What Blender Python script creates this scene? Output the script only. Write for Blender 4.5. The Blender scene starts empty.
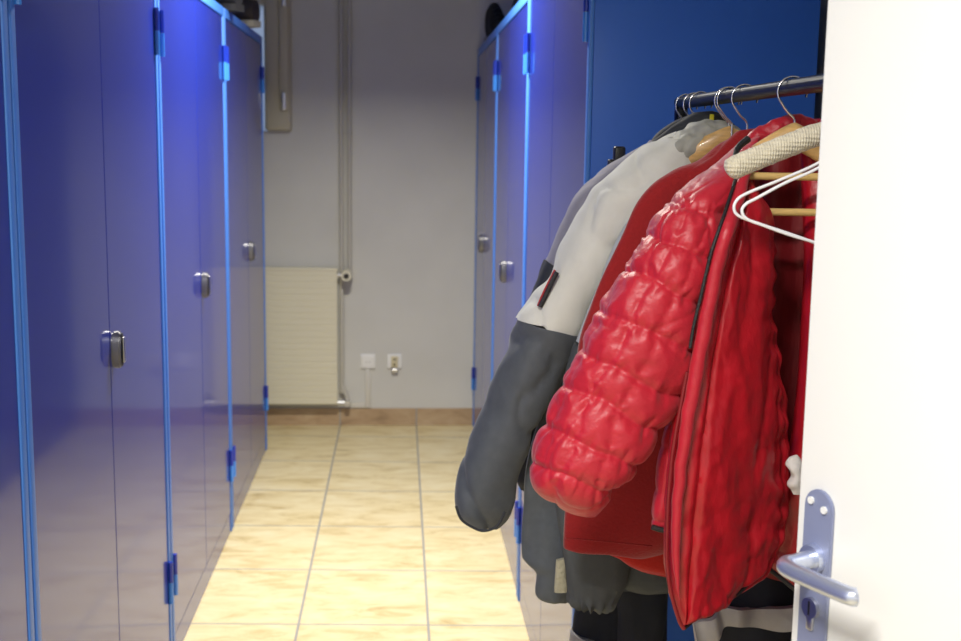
import bpy, bmesh, math, random
from mathutils import Vector, Matrix, noise
C = bpy.context.scene.collection
PI = math.pi
random.seed(4)
# ------------------------------------------------------------ camera
F, PIT, YAW, ROLL, H = 1173.4, 0.1496, 0.0705, 0.015, 1.481
fwd = Vector((math.sin(YAW)*math.cos(PIT), math.cos(YAW)*math.cos(PIT), -math.sin(PIT)))
rgt = Vector((math.cos(YAW), -math.sin(YAW), 0)); up = rgt.cross(fwd)
r2 = rgt*math.cos(ROLL)+up*math.sin(ROLL); u2 = up*math.cos(ROLL)-rgt*math.sin(ROLL)
EYE = Vector((0, 0, H))
def ray(x, y): return fwd + r2*((x-480.5)/F) + u2*((320.5-y)/F)
def P(x, y, Y):                      # point seen at photo (x,y) standing at depth Y
    d = ray(x, y); return EYE + d*(Y/d.y)
def PX(x, y, X):
    d = ray(x, y); return EYE + d*(X/d.x)
def PZ(x, y, Z=0):
    d = ray(x, y); return EYE + d*((Z-H)/d.z)
cd = bpy.data.cameras.new('camera'); cam = bpy.data.objects.new('camera', cd); C.objects.link(cam)
cam.matrix_world = Matrix(((r2.x, u2.x, -fwd.x, 0), (r2.y, u2.y, -fwd.y, 0), (r2.z, u2.z, -fwd.z, H), (0, 0, 0, 1)))
cd.sensor_width = 36; cd.lens = F/961*36; cd.clip_start = .02; cd.clip_end = 100
cd.dof.use_dof = True; cd.dof.focus_distance = 1.75; cd.dof.aperture_fstop = 7.0
bpy.context.scene.camera = cam
vs = bpy.context.scene.view_settings
vs.view_transform = 'Standard'; vs.look = 'None'; vs.gamma = 1; vs.exposure = 0.0; vs.use_curve_mapping = False

# ------------------------------------------------------------ materials
MATS = {}
def mat(name, col, rough=.5, metal=0, coat=0, bump=0, bscale=50, stretch=(1, 1, 1), vary=0, sheen=0, coatr=.05, spec=.5, coords='Object', detail=4):
    if name in MATS: return MATS[name]
    m = bpy.data.materials.new(name); m.use_nodes = True
    nt = m.node_tree; b = nt.nodes['Principled BSDF']
    b.inputs['Base Color'].default_value = (*col, 1); b.inputs['Roughness'].default_value = rough
    b.inputs['Metallic'].default_value = metal; b.inputs['Coat Weight'].default_value = coat
    b.inputs['Coat Roughness'].default_value = coatr; b.inputs['Specular IOR Level'].default_value = spec
    b.inputs['Sheen Weight'].default_value = sheen
    tc = nt.nodes.new('ShaderNodeTexCoord'); mp = nt.nodes.new('ShaderNodeMapping'); mp.inputs['Scale'].default_value = stretch
    nt.links.new(tc.outputs[coords], mp.inputs[0])
    n = nt.nodes.new('ShaderNodeTexNoise'); n.inputs['Scale'].default_value = bscale; n.inputs['Detail'].default_value = detail
    nt.links.new(mp.outputs[0], n.inputs['Vector'])
    if bump:
        bp = nt.nodes.new('ShaderNodeBump'); bp.inputs['Strength'].default_value = 1; bp.inputs['Distance'].default_value = bump
        nt.links.new(n.outputs['Fac'], bp.inputs['Height']); nt.links.new(bp.outputs[0], b.inputs['Normal'])
    if vary:
        rp = nt.nodes.new('ShaderNodeValToRGB')
        rp.color_ramp.elements[0].position = .3; rp.color_ramp.elements[1].position = .7
        rp.color_ramp.elements[0].color = (*[c*(1-vary) for c in col], 1); rp.color_ramp.elements[1].color = (*[min(1, c*(1+vary)) for c in col], 1)
        nt.links.new(n.outputs['Fac'], rp.inputs[0]); nt.links.new(rp.outputs[0], b.inputs['Base Color'])
    MATS[name] = m; return m
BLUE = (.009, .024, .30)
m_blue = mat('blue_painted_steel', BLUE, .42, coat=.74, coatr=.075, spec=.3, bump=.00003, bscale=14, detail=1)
m_bluep = mat('blue_frame_lit', (.06, .22, .70), .45, coat=.15, coatr=.25)  # same blue paint, lightened: light caught by the post edges is in the colour
m_blues = mat('blue_side_lit', (.034, .155, .66), .5, coat=.15, coatr=.25, spec=.3, bump=.0002, bscale=300)  # lighter blue: light reflected from white door and wall is painted into it
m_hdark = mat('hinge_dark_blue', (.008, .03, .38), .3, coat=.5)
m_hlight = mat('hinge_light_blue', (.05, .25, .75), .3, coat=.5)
m_black = mat('black_plastic', (.012, .012, .013), .4)
m_blackm = mat('black_tube', (.003, .004, .007), .34, coat=0, spec=.3)
m_chrome = mat('chrome', (.72, .72, .74), .16, metal=1)
m_steel = mat('brushed_steel', (.6, .6, .62), .3, metal=1)
m_brassy = mat('satin_aluminium', (.60, .65, .80), .28, metal=.8)
m_plate = mat('anodised_plate', (.26, .29, .44), .45, metal=.2)
m_white = mat('white_door_paint', (.86, .86, .83), .35, bump=.0002, bscale=30)
m_wire = mat('white_coated_wire', (.85, .85, .88), .3)
m_wood = mat('hanger_wood', (.62, .38, .14), .35, vary=.25, bscale=12, stretch=(1, 12, 12), coat=.3)
m_rod = mat('hanger_rod_wood', (.68, .46, .17), .45, vary=.15, bscale=30, stretch=(1, 6, 6))
m_radi = mat('radiator_cream', (.72, .68, .52), .4)
m_pipe = mat('painted_pipe', (.50, .48, .42), .45)
m_plastic = mat('white_plastic', (.80, .80, .78), .35)
m_ivory = mat('aged_plastic', (.62, .55, .36), .4)
m_frame = mat('beige_window_plastic', (.50, .46, .33), .35)
m_redp = mat('red_nylon', (.46, .010, .026), .46, bump=.0022, bscale=45, stretch=(1, 1, 1.3), vary=.05, sheen=.10, detail=3, spec=.5)
m_redl = mat('red_lining', (.40, .007, .016), .34, bump=.0030, bscale=30, vary=.15, detail=5, stretch=(1.6, 1.6, .8))
m_redd = mat('dark_red_lining', (.20, .004, .008), .55, bump=.006, bscale=12, vary=.1, stretch=(2, 2, .5))
m_fleece = mat('red_fleece', (.29, .006, .008), .95, bump=.0010, bscale=220, vary=.06, sheen=.25, detail=2)
m_fleece2 = mat('bright_red_knit', (.48, .015, .008), .95, bump=.0012, bscale=220, vary=.06, sheen=.2, detail=2)
m_cream = mat('offwhite_fabric', (.68, .68, .63), .8, bump=.0016, bscale=30, vary=.04, detail=6)
m_lgrey = mat('pale_bluegrey_fabric', (.50, .52, .56), .8, bump=.0012, bscale=30, detail=6)
m_hood = mat('taupe_grey_lining', (.33, .33, .29), .65, bump=.004, bscale=16, vary=.1)
m_char = mat('charcoal_fabric', (.078, .088, .105), .72, bump=.0008, bscale=60, vary=.10, detail=6, sheen=.15)
m_fgrey = mat('dark_grey_softshell', (.072, .078, .084), .85, bump=.0015, bscale=35, vary=.08)
m_mauve = mat('mauve_grey_fabric', (.28, .27, .33), .8, bump=.0012, bscale=30)
m_dchar = mat('dark_charcoal_fabric', (.030, .033, .042), .8, bump=.001, bscale=60)
m_navy = mat('navy_work_cloth', (.010, .012, .022), .85, bump=.002, bscale=25, vary=.15)
m_refl = mat('reflective_tape', (.38, .36, .36), .55, bump=.004, bscale=18, vary=.1)
m_pile = mat('cream_pile_lining', (.40, .37, .27), .95, bump=.004, bscale=150)
m_zip = mat('black_zip', (.012, .012, .014), .5, bump=.0015, bscale=400)
m_shoe = mat('black_suede', (.012, .011, .012), .8, bump=.001, bscale=100)
m_shoeb = mat('brown_leather', (.05, .035, .022), .6, bump=.001, bscale=60)
m_sole = mat('dirty_sole', (.42, .38, .26), .8)
m_cloth = mat('white_cloth', (.6, .57, .55), .9, bump=.003, bscale=60)
m_lockb = mat('lock_gunmetal', (.22, .22, .23), .3, metal=.8)
m_skirt = None

def knit_mat():
    m = mat('cream_knit', (.66, .60, .46), .95, sheen=.3, bump=.0016, bscale=90, vary=.12)
    nt = m.node_tree; b = nt.nodes['Principled BSDF']
    tc = nt.nodes.new('ShaderNodeTexCoord'); w = nt.nodes.new('ShaderNodeTexWave'); w.inputs['Scale'].default_value = 95
    w.bands_direction = 'X'; w.inputs['Distortion'].default_value = 1.2
    w2 = nt.nodes.new('ShaderNodeTexWave'); w2.inputs['Scale'].default_value = 60; w2.inputs['Detail'].default_value = 3; w2.bands_direction = 'Z'; w2.inputs['Distortion'].default_value = 1
    mx = nt.nodes.new('ShaderNodeMath'); mx.operation = 'ADD'
    for w_ in (w, w2): nt.links.new(tc.outputs['Object'], w_.inputs['Vector'])
    nt.links.new(w.outputs['Fac'], mx.inputs[0]); nt.links.new(w2.outputs['Fac'], mx.inputs[1])
    bp = nt.nodes.new('ShaderNodeBump'); bp.inputs['Distance'].default_value = .0009; bp.inputs['Strength'].default_value = 1
    nt.links.new(mx.outputs[0], bp.inputs['Height']); nt.links.new(bp.outputs[0], b.inputs['Normal'])
    return m
m_knit = knit_mat()

def wall_mat():
    m = bpy.data.materials.new('textured_wall_paint'); m.use_nodes = True; nt = m.node_tree; b = nt.nodes['Principled BSDF']
    b.inputs['Roughness'].default_value = .85
    tc = nt.nodes.new('ShaderNodeTexCoord')
    n = nt.nodes.new('ShaderNodeTexNoise'); n.inputs['Scale'].default_value = 160; n.inputs['Detail'].default_value = 3
    n2 = nt.nodes.new('ShaderNodeTexNoise'); n2.inputs['Scale'].default_value = 2.2; n2.inputs['Detail'].default_value = 4
    r = nt.nodes.new('ShaderNodeValToRGB'); r.color_ramp.elements[0].position = .3; r.color_ramp.elements[1].position = .7
    r.color_ramp.elements[0].color = (.58, .575, .54, 1); r.color_ramp.elements[1].color = (.65, .645, .605, 1)
    for q in (n, n2): nt.links.new(tc.outputs['Object'], q.inputs['Vector'])
    nt.links.new(n2.outputs['Fac'], r.inputs[0]); nt.links.new(r.outputs[0], b.inputs['Base Color'])
    bp = nt.nodes.new('ShaderNodeBump'); bp.inputs['Distance'].default_value = .002; bp.inputs['Strength'].default_value = .8
    nt.links.new(n.outputs['Fac'], bp.inputs['Height']); nt.links.new(bp.outputs[0], b.inputs['Normal'])
    return m
m_wall = wall_mat()

TX0, TW, TY0, TD, SK = -.305, .4014, 3.469, .4717, .05
def tile_mat(name, floor=True):
    m = bpy.data.materials.new(name); m.use_nodes = True; nt = m.node_tree; b = nt.nodes['Principled BSDF']; L = nt.links.new
    tc = nt.nodes.new('ShaderNodeTexCoord'); sp = nt.nodes.new('ShaderNodeSeparateXYZ'); L(tc.outputs['Object'], sp.inputs[0])
    def mth(op, a, bb):
        q = nt.nodes.new('ShaderNodeMath'); q.operation = op
        for i, v in enumerate((a, bb)):
            if isinstance(v, (int, float)): q.inputs[i].default_value = v
            else: L(v, q.inputs[i])
        return q.outputs[0]
    X = mth('DIVIDE', mth('SUBTRACT', sp.outputs[0], TX0), TW)
    if floor:
        Yc = mth('SUBTRACT', sp.outputs[1], mth('MULTIPLY', sp.outputs[0], -SK))
        Y = mth('DIVIDE', mth('SUBTRACT', Yc, TY0), TD)
    else: Y = None
    def edge(v, size):
        f = mth('FRACT', v, 0); d = mth('MINIMUM', f, mth('SUBTRACT', 1, f)); return mth('MULTIPLY', d, size)
    e = edge(X, TW)
    if floor: e = mth('MINIMUM', e, edge(Y, TD))
    mr = nt.nodes.new('ShaderNodeMapRange'); mr.inputs[1].default_value = .0028; mr.inputs[2].default_value = .0045; L(e, mr.inputs[0])
    # per-tile offset
    cx = mth('FLOOR', X, 0); comb = nt.nodes.new('ShaderNodeCombineXYZ'); L(cx, comb.inputs[0])
    if floor: L(mth('FLOOR', Y, 0), comb.inputs[1])
    wn = nt.nodes.new('ShaderNodeTexWhiteNoise'); L(comb.outputs[0], wn.inputs['Vector'])
    add = nt.nodes.new('ShaderNodeVectorMath'); add.operation = 'MULTIPLY_ADD'; L(wn.outputs['Color'], add.inputs[0]); add.inputs[1].default_value = (9, 9, 9); L(tc.outputs['Object'], add.inputs[2])
    mp = nt.nodes.new('ShaderNodeMapping'); mp.inputs['Scale'].default_value = (1, 2.6, 2.6); L(add.outputs[0], mp.inputs[0])
    n = nt.nodes.new('ShaderNodeTexNoise'); n.inputs['Scale'].default_value = 5.5; n.inputs['Detail'].default_value = 9; n.inputs['Roughness'].default_value = .68; n.inputs['Distortion'].default_value = .6
    L(mp.outputs[0], n.inputs['Vector'])
    r = nt.nodes.new('ShaderNodeValToRGB'); el = r.color_ramp.elements
    if floor: cols = [(.26, (.38, .28, .13)), (.37, (.58, .46, .23)), (.48, (.70, .585, .33)), (.64, (.76, .67, .43))]
    else: cols = [(.30, (.28, .19, .11)), (.45, (.42, .29, .17)), (.55, (.46, .33, .20)), (.7, (.52, .39, .25))]
    el[0].position = cols[0][0]; el[0].color = (*cols[0][1], 1); el[1].position = cols[-1][0]; el[1].color = (*cols[-1][1], 1)
    for p_, c_ in cols[1:-1]:
        q = el.new(p_); q.color = (*c_, 1)
    L(n.outputs['Fac'], r.inputs[0])
    mx = nt.nodes.new('ShaderNodeMix'); mx.data_type = 'RGBA'; L(mr.outputs[0], mx.inputs[0]); mx.inputs[6].default_value = (.34, .33, .31, 1); L(r.outputs[0], mx.inputs[7])
    L(mx.outputs[2], b.inputs['Base Color']); b.inputs['Roughness'].default_value = .42
    bp = nt.nodes.new('ShaderNodeBump'); bp.inputs['Distance'].default_value = .0015; L(mr.outputs[0], bp.inputs['Height']); L(bp.outputs[0], b.inputs['Normal'])
    return m
m_floor = tile_mat('ceramic_floor_tiles'); m_skirt = tile_mat('ceramic_skirting_tiles', False)

# ------------------------------------------------------------ mesh helpers
def mk(name, bm, m, parent=None, smooth=True, inv=None):
    me = bpy.data.meshes.new(name); bm.normal_update(); bm.to_mesh(me); bm.free()
    if smooth:
        for p in me.polygons: p.use_smooth = True
        me.set_sharp_from_angle(angle=math.radians(40 if len(me.polygons) > 60 else 12))
    me.materials.append(m); o = bpy.data.objects.new(name, me); C.objects.link(o)
    if parent:
        o.parent = parent
        bpy.context.view_layer.update() if False else None
    return o
def thing(name, label, cat, loc=(0, 0, 0), rz=0, group=None):
    o = bpy.data.objects.new(name, None); C.objects.link(o); o.empty_display_size = .05
    o.location = loc; o.rotation_euler = (0, 0, rz); o['label'] = label; o['category'] = cat
    if group: o['group'] = group
    return o
def tag(o, label, cat, group=None):
    o['label'] = label; o['category'] = cat
    if group: o['group'] = group
    return o
def struct(o): o['kind'] = 'structure'; return o
def box(bm, a, b, bev=0, seg=2):
    a = Vector(a); b = Vector(b); c = (a+b)/2; s = b-a
    r = bmesh.ops.create_cube(bm, size=1); vv = r['verts']
    for v in vv: v.co = Vector((v.co.x*s.x, v.co.y*s.y, v.co.z*s.z))+c
    if bev:
        es = {e for v in vv for e in v.link_edges}
        bmesh.ops.bevel(bm, geom=list(es), offset=bev, segments=seg, affect='EDGES', profile=.5, clamp_overlap=True)
    return bm
def cyl(bm, p, q, r, seg=20, r2_=None, cap=True):
    p = Vector(p); q = Vector(q); d = q-p
    M = Matrix.Translation((p+q)/2) @ d.to_track_quat('Z', 'Y').to_matrix().to_4x4()
    bmesh.ops.create_cone(bm, cap_ends=cap, segments=seg, radius1=r, radius2=r if r2_ is None else r2_, depth=d.length, matrix=M)
    return bm
def crm(pts, n):
    out = []; k = len(pts)
    for i in range(n):
        t = i/(n-1)*(k-1); j = min(int(t), k-2); f = t-j
        p0 = pts[max(j-1, 0)]; p1 = pts[j]; p2 = pts[j+1]; p3 = pts[min(j+2, k-1)]
        out.append([.5*((2*b)+(-a+c)*f+(2*a-5*b+4*c-d)*f*f+(-a+3*b-3*c+d)*f**3) for a, b, c, d in zip(p0, p1, p2, p3)])
    return out
def tube(bm, pts, r, seg=10, n=None, smooth=True, flat=1.0):
    pts = [list(p) for p in pts]
    if smooth: pts = crm(pts, n or len(pts)*6)
    pts = [Vector(p) for p in pts]; rs = r if callable(r) else (lambda t: r)
    prev = None; rings = []
    for i, p in enumerate(pts):
        t = (pts[min(i+1, len(pts)-1)]-pts[max(i-1, 0)]).normalized()
        if prev is None:
            a = Vector((0, 1, 0)) if abs(t.y) < .8 else Vector((1, 0, 0)); a = (a-t*a.dot(t)).normalized()
        else: a = (prev-t*prev.dot(t)).normalized()
        prev = a; b = t.cross(a); R_ = rs(i/(len(pts)-1))
        rings.append([bm.verts.new(p+(a*math.cos(2*PI*k/seg)*flat+b*math.sin(2*PI*k/seg))*R_) for k in range(seg)])
    for A, B in zip(rings, rings[1:]):
        for k in range(seg): bm.faces.new((A[k], A[(k+1) % seg], B[(k+1) % seg], B[k]))
    bm.faces.new(rings[0][::-1]); bm.faces.new(rings[-1])
    return bm
def prism(bm, outline, y0, y1, bev=0):     # outline in xz, extruded along y
    lo = [bm.verts.new((x, y0, z)) for x, z in outline]; hi = [bm.verts.new((x, y1, z)) for x, z in outline]
    n = len(lo); fs = [bm.faces.new(lo), bm.faces.new(hi[::-1])]
    for i in range(n): fs.append(bm.faces.new((lo[i], hi[i], hi[(i+1) % n], lo[(i+1) % n])))
    bmesh.ops.recalc_face_normals(bm, faces=fs)
    if bev: bmesh.ops.bevel(bm, geom=[e for f in fs[:2] for e in f.edges], offset=bev, segments=2, affect='EDGES')
    return bm
def put(o, loc):                          # shift object origin to loc keeping geometry
    o.data.transform(Matrix.Translation(-Vector(loc))); o.location = loc; return o

# ------------------------------------------------------------ setting
WALLY = PZ(380, 425).y
XL, XR = -.635, .3965
LEFTW, RIGHTW, NEAR, CEIL = XL-.49, .935, -.9, 2.55
bm = bmesh.new(); box(bm, (LEFTW-.15, NEAR-.15, -.1), (RIGHTW+.15, WALLY+.15, 0)); struct(mk('floor', bm, m_floor, smooth=False))
bm = bmesh.new(); box(bm, (LEFTW-.15, NEAR-.15, CEIL), (RIGHTW+.15, WALLY+.15, CEIL+.1)); struct(mk('ceiling', bm, mat('ceiling_paint', (.6, .59, .56), .9), smooth=False))
# back wall with small high window opening
wR = P(268, 60, WALLY).x; wB = P(262, 131, WALLY).z; wT = P(262, 4, WALLY).z; wL = wR-.55
bm = bmesh.new()
box(bm, (LEFTW-.15, WALLY, 0), (wL, WALLY+.15, CEIL)); box(bm, (wR, WALLY, 0), (RIGHTW+.15, WALLY+.15, CEIL))
box(bm, (wL, WALLY, 0), (wR, WALLY+.15, wB)); box(bm, (wL, WALLY, wT), (wR, WALLY+.15, CEIL))
struct(mk('wall_back', bm, m_wall, smooth=False))
bm = bmesh.new(); box(bm, (LEFTW-.15, NEAR, 0), (LEFTW, WALLY, CEIL)); struct(mk('wall_left', bm, m_wall, smooth=False))
DY1, DY0 = .56, -.28                       # doorway in the right wall
bm = bmesh.new(); box(bm, (RIGHTW, DY1, 0), (RIGHTW+.15, WALLY, CEIL)); box(bm, (RIGHTW, NEAR, 0), (RIGHTW+.15, DY0, CEIL)); box(bm, (RIGHTW, DY0, 2.06), (RIGHTW+.15, DY1, CEIL))
struct(mk('wall_right', bm, m_wall, smooth=False))
bm = bmesh.new(); box(bm, (LEFTW-.15, NEAR-.15, 0), (RIGHTW+.15, NEAR, CEIL)); struct(mk('wall_near', bm, m_wall, smooth=False))
bm = bmesh.new(); zt = P(380, 408, WALLY).z; box(bm, (LEFTW, WALLY-.009, .0), (RIGHTW, WALLY, zt), .002); struct(mk('baseboard_back', bm, m_skirt, smooth=False))
# window
wf = bpy.data.objects.new('window_1', None); C.objects.link(wf); wf['kind'] = 'structure'
bm = bmesh.new(); box(bm, (wL, WALLY+.06, wB), (wR, WALLY+.068, wT))
mg = mat('frosted_window_glass', (.80, .86, .95), .5); mg.node_tree.nodes['Principled BSDF'].inputs['Transmission Weight'].default_value = .9
struct(mk('window_pane', bm, mg, wf, smooth=False))
bm = bmesh.new()
x0 = P(267, 60, WALLY).x; x1 = P(292, 60, WALLY).x; xm = P(281, 60, WALLY).x
zb = P(280, 131, WALLY).z; zs = P(280, 111, WALLY).z
box(bm, (x0-.01, WALLY-.05, zb), (x1, WALLY+.0, 2.45), .018, 4)
struct(mk('window_frame', bm, m_frame, wf))
bm = bmesh.new(); box(bm, (xm-.004, WALLY-.068, zs), (x1-.012, WALLY-.046, 2.44), .008, 3); struct(mk('window_sash', bm, m_frame, wf))
bm = bmesh.new(); box(bm, (wL-.05, WALLY-.04, wT-.005), (x0, WALLY, wT+.055), .008, 3); struct(mk('window_rail', bm, m_frame, wf))
for (ya, yb) in ((93, 111), (-6, 8)):
    bm = bmesh.new(); a = P(283, ya, WALLY); b = P(286.5, yb, WALLY)
    box(bm, (a.x, WALLY-.082, b.z), (b.x+.004, WALLY-.062, a.z), .005, 3); struct(mk('window_hinge', bm, m_steel, wf))

# ------------------------------------------------------------ cabinets
CW, CH, CD = 1.1986, 1.952, .485
def cabinet(label, loc, rz, lock_side, group, h=CH, side=m_blues):
    root = thing('storage_cabinet', label, 'cabinet', loc, rz, group)
    W = CW-.013; pw = .025; fr = .003
    bm = bmesh.new()
    box(bm, (0, -CD, .0), (.02, -.0075, h), .001); box(bm, (W-.02, -CD, 0), (W, -.0075, h), .001)
    box(bm, (.02, -CD, .02), (W-.02, -CD+.02, h)); box(bm, (.02, -CD+.02, h-.02), (W-.02, -.022, h)); box(bm, (.02, -CD+.02, .07), (W-.02, -.022, .09))
    mk('carcass', bm, side, root)
    z0 = .078
    for xa in (0, W-pw):
        bm = bmesh.new(); box(bm, (xa, -.007, 0), (xa+pw, fr, h), .0025, 3); mk('frame_post', bm, m_bluep, root)
    bm = bmesh.new(); box(bm, (pw, -.022, h-.034), (W-pw, .004, h), .003); mk('top_rail', bm, m_bluep, root)
    bm = bmesh.new(); box(bm, (pw, -.022, 0), (W-pw, -.001, z0-.003), .001); mk('plinth', bm, m_blue, root)
    mid = W/2
    for k, (a, b) in enumerate(((pw+.002, mid-.0018), (mid+.0018, W-pw-.002))):
        bm = bmesh.new(); box(bm, (a, -.02, z0), (b, 0, h-.037), .0018, 2)
        # return edge of pressed door
        d = mk('door', bm, m_blue, root)
        for z in (1.758, .262):
            hx = (pw+.001) if k == 0 else (W-pw-.001)
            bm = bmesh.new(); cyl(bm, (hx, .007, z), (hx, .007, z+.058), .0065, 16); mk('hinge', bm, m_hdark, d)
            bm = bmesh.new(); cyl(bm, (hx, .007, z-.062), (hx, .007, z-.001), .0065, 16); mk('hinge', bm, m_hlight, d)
        if (k == 0) == (lock_side < 0):
            lx = mid+lock_side*.026; lz = 1.015
            def oval(w, hh, n=32):
                o = []
                for i in range(n):
                    t = 2*PI*i/n; cx = math.cos(t); sx = math.sin(t)
                    o.append((lx+w*math.copysign(abs(cx)**.95, cx), lz+hh*math.copysign(abs(sx)**.95, sx)))
                return o
            bm = bmesh.new(); prism(bm, oval(.021, .042), .0, .020, .004); lk = mk('lock', bm, m_lockb, d)
            bm = bmesh.new(); prism(bm, oval(.017, .038), .0195, .0215, .001); mk('lock_face', bm, m_black, lk)
            bm = bmesh.new(); box(bm, (lx-.006, .021, lz-.029), (lx+.006, .027, lz+.029), .003, 3); mk('turn_grip', bm, m_steel, lk)
    return root
gl = 'blue steel cabinets in the left row'; gr = 'blue steel cabinets in the right row'
YE = 5.592
lab = ['blue two-door steel cabinet at the far end of the left row, nearest the radiator',
       'blue two-door steel cabinet in the left row, second from the radiator',
       'blue two-door steel cabinet in the left row, third from the radiator',
       'blue steel cabinet at the left picture edge, only its front edge showing']
for k in range(4): cabinet(lab[k], (XL, YE-CW*k, 0), -PI/2, -1, gl)

yr0 = WALLY-.004-3*CW
lab = ['blue two-door steel cabinet beside the clothes rack, its flat blue side facing the camera',
       'middle blue two-door steel cabinet of the right row',
       'blue two-door steel cabinet at the far end of the right row, against the back wall']
for k in range(3): cabinet(lab[k], (XR, yr0+CW*k, 0), PI/2, 1, gr)
print('yr0', yr0, 'end', yr0+3*CW, 'wall', WALLY)

# ------------------------------------------------------------ radiator, pipes, sockets
a = P(337, 270, WALLY-.08); b = P(337, 404.5, WALLY-.08)
rd = thing('radiator', 'cream panel radiator on the back wall with faint horizontal ribs', 'radiator', (a.x-.4, WALLY-.08, b.z))
bm = bmesh.new(); N = 22
hz = a.z-b.z
prof = []
for i in range(N):
    z0 = b.z+hz*i/N; z1 = b.z+hz*(i+1)/N
    prof += [(z0+.001, 0), (z0+.003, .0022), (z1-.003, .0022), (z1-.001, 0)]
L = []; X0, X1 = LEFTW+.05, a.x
for x in (X0, X1): L.append([bm.verts.new((x, WALLY-.08-d, z)) for z, d in prof]); 
for i in range(len(prof)-1): bm.faces.new((L[0][i], L[1][i], L[1][i+1], L[0][i+1]))
box(bm, (X0, WALLY-.0795, b.z), (X1, WALLY-.030, a.z), .003)
o = mk('panel', bm, m_radi); o.data.transform(Matrix.Translation(-rd.location)); o.parent = rd
bm = bmesh.new(); box(bm, (X0-.003, WALLY-.086, a.z-.004), (X1+.003, WALLY-.028, a.z+.008), .003); o = mk('top_cap', bm, m_radi); o.data.transform(Matrix.Translation(-rd.location)); o.parent = rd
bm = bmesh.new(); box(bm, (X1-.3, WALLY-.03, b.z+.1), (X1-.26, WALLY-.001, a.z-.1)); box(bm, (X1-.5, WALLY-.03, b.z+.1), (X1-.46, WALLY-.001, a.z-.1)); o = mk('bracket', bm, m_radi); o.data.transform(Matrix.Translation(-rd.location)); o.parent = rd
YP = WALLY-.028
pp = thing('heating_pipe', 'painted heating pipe from the ceiling down beside the radiator to its lower valve', 'pipe', (P(341, 300, YP).x, YP, 0))
def child(bm, name, m, par):
    o = mk(name, bm, m); o.data.transform(Matrix.Translation(-par.location)); o.parent = par; return o
px_ = P(341.5, 200, YP).x
bm = bmesh.new(); zc = P(342, 402, YP).z
tube(bm, [(px_, YP, CEIL), (px_, YP, 1.2), (px_, YP, zc+.13), (px_, YP, zc+.09), (px_+.025, YP-.01, zc+.03), (px_+.028, YP-.02, zc)], .0115, 14, 60); child(bm, 'pipe', m_pipe, pp)
bm = bmesh.new(); cyl(bm, (X1, YP-.02, zc), (px_+.035, YP-.02, zc), .013, 16); cyl(bm, (px_+.028, YP-.045, zc), (px_+.028, YP+.0, zc), .016, 16); child(bm, 'lower_valve', m_steel, pp)
bm = bmesh.new(); zz = P(342, 133, YP).z; cyl(bm, (px_, YP, zz-.008), (px_, YP, zz+.008), .015, 16); child(bm, 'pipe_clip', m_pipe, pp)
px2 = P(349.5, 200, YP).x
p2 = thing('heating_pipe', 'painted heating pipe ending in the round thermostat valve at the top of the radiator', 'pipe', (px2, YP, 0))
bm = bmesh.new(); zv = P(346, 275, YP-.03).z
tube(bm, [(px2, YP, CEIL), (px2, YP, 1.2), (px2, YP, zv)], .0115, 14, 30); child(bm, 'pipe', m_pipe, p2)
bm = bmesh.new(); cyl(bm, (px2, YP, zz-.008), (px2, YP, zz+.008), .015, 16); child(bm, 'pipe_clip', m_pipe, p2)
vx = P(346.5, 275, YP-.05).x
bm = bmesh.new(); cyl(bm, (X1, YP-.03, zv), (vx, YP-.03, zv), .012, 16); cyl(bm, (px2, YP, zv), (vx, YP-.03, zv), .0105, 12); child(bm, 'valve_body', m_steel, p2)
bm = bmesh.new(); cyl(bm, (vx, YP-.02, zv), (vx, YP-.085, zv), .030, 28, .026); kn = child(bm, 'thermostat_knob', m_radi, p2)
bm = bmesh.new(); cyl(bm, (vx, YP-.08, zv), (vx, YP-.088, zv), .014, 24); o = child(bm, 'knob_centre', m_black, p2)
def socket(px, label, two):
    c = P(px, 361.5, WALLY-.01); t = thing('wall_socket', label, 'socket', (c.x, WALLY, c.z))
    s = .0385
    bm = bmesh.new(); box(bm, (c.x-s, WALLY-.011, c.z-s), (c.x+s, WALLY, c.z+s), .004, 3); child(bm, 'cover_plate', m_plastic, t)
    if two:
        bm = bmesh.new(); box(bm, (c.x-.018, WALLY-.026, c.z-.030), (c.x+.018, WALLY-.011, c.z+.030), .004, 3); q = child(bm, 'outlet_insert', m_ivory, t)
        for dz in (.013, -.013):
            bm = bmesh.new(); cyl(bm, (c.x, WALLY-.0275, c.z+dz), (c.x, WALLY-.025, c.z+dz), .0055, 12); child(bm, 'outlet_hole', m_black, t)
        bm = bmesh.new(); box(bm, (c.x-.016, WALLY-.028, c.z-.056), (c.x+.018, WALLY, c.z-.036), .004); child(bm, 'lower_terminal', m_steel, t)
    else:
        bm = bmesh.new(); box(bm, (c.x-.026, WALLY-.0125, c.z-.026), (c.x+.026, WALLY-.010, c.z+.026), .002); child(bm, 'inner_rocker', m_plastic, t)
        bm = bmesh.new()
        for dx in (-.008, .008): cyl(bm, (c.x+dx, WALLY-.0135, c.z-.003), (c.x+dx, WALLY-.012, c.z-.003), .003, 10)
        child(bm, 'outlet_hole', mat('grey_plastic', (.3, .3, .3), .5), t)
    return c
c1 = socket(368, 'square white wall socket above the white cable duct', False)
socket(394.5, 'square wall socket with a yellowed insert, right of the plain white one', True)
bm = bmesh.new(); dz0 = zt+.004
box(bm, (c1.x-.013, WALLY-.016, dz0), (c1.x+.013, WALLY, c1.z-.040), .002)
box(bm, (px_+.05, WALLY-.016, dz0), (c1.x-.013, WALLY, dz0+.028), .002)
tag(mk('cable_duct', bm, mat('duct_plastic', (.62, .60, .54), .4)), 'L-shaped white cable duct running from the socket down to the skirting tiles', 'cable duct')

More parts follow.
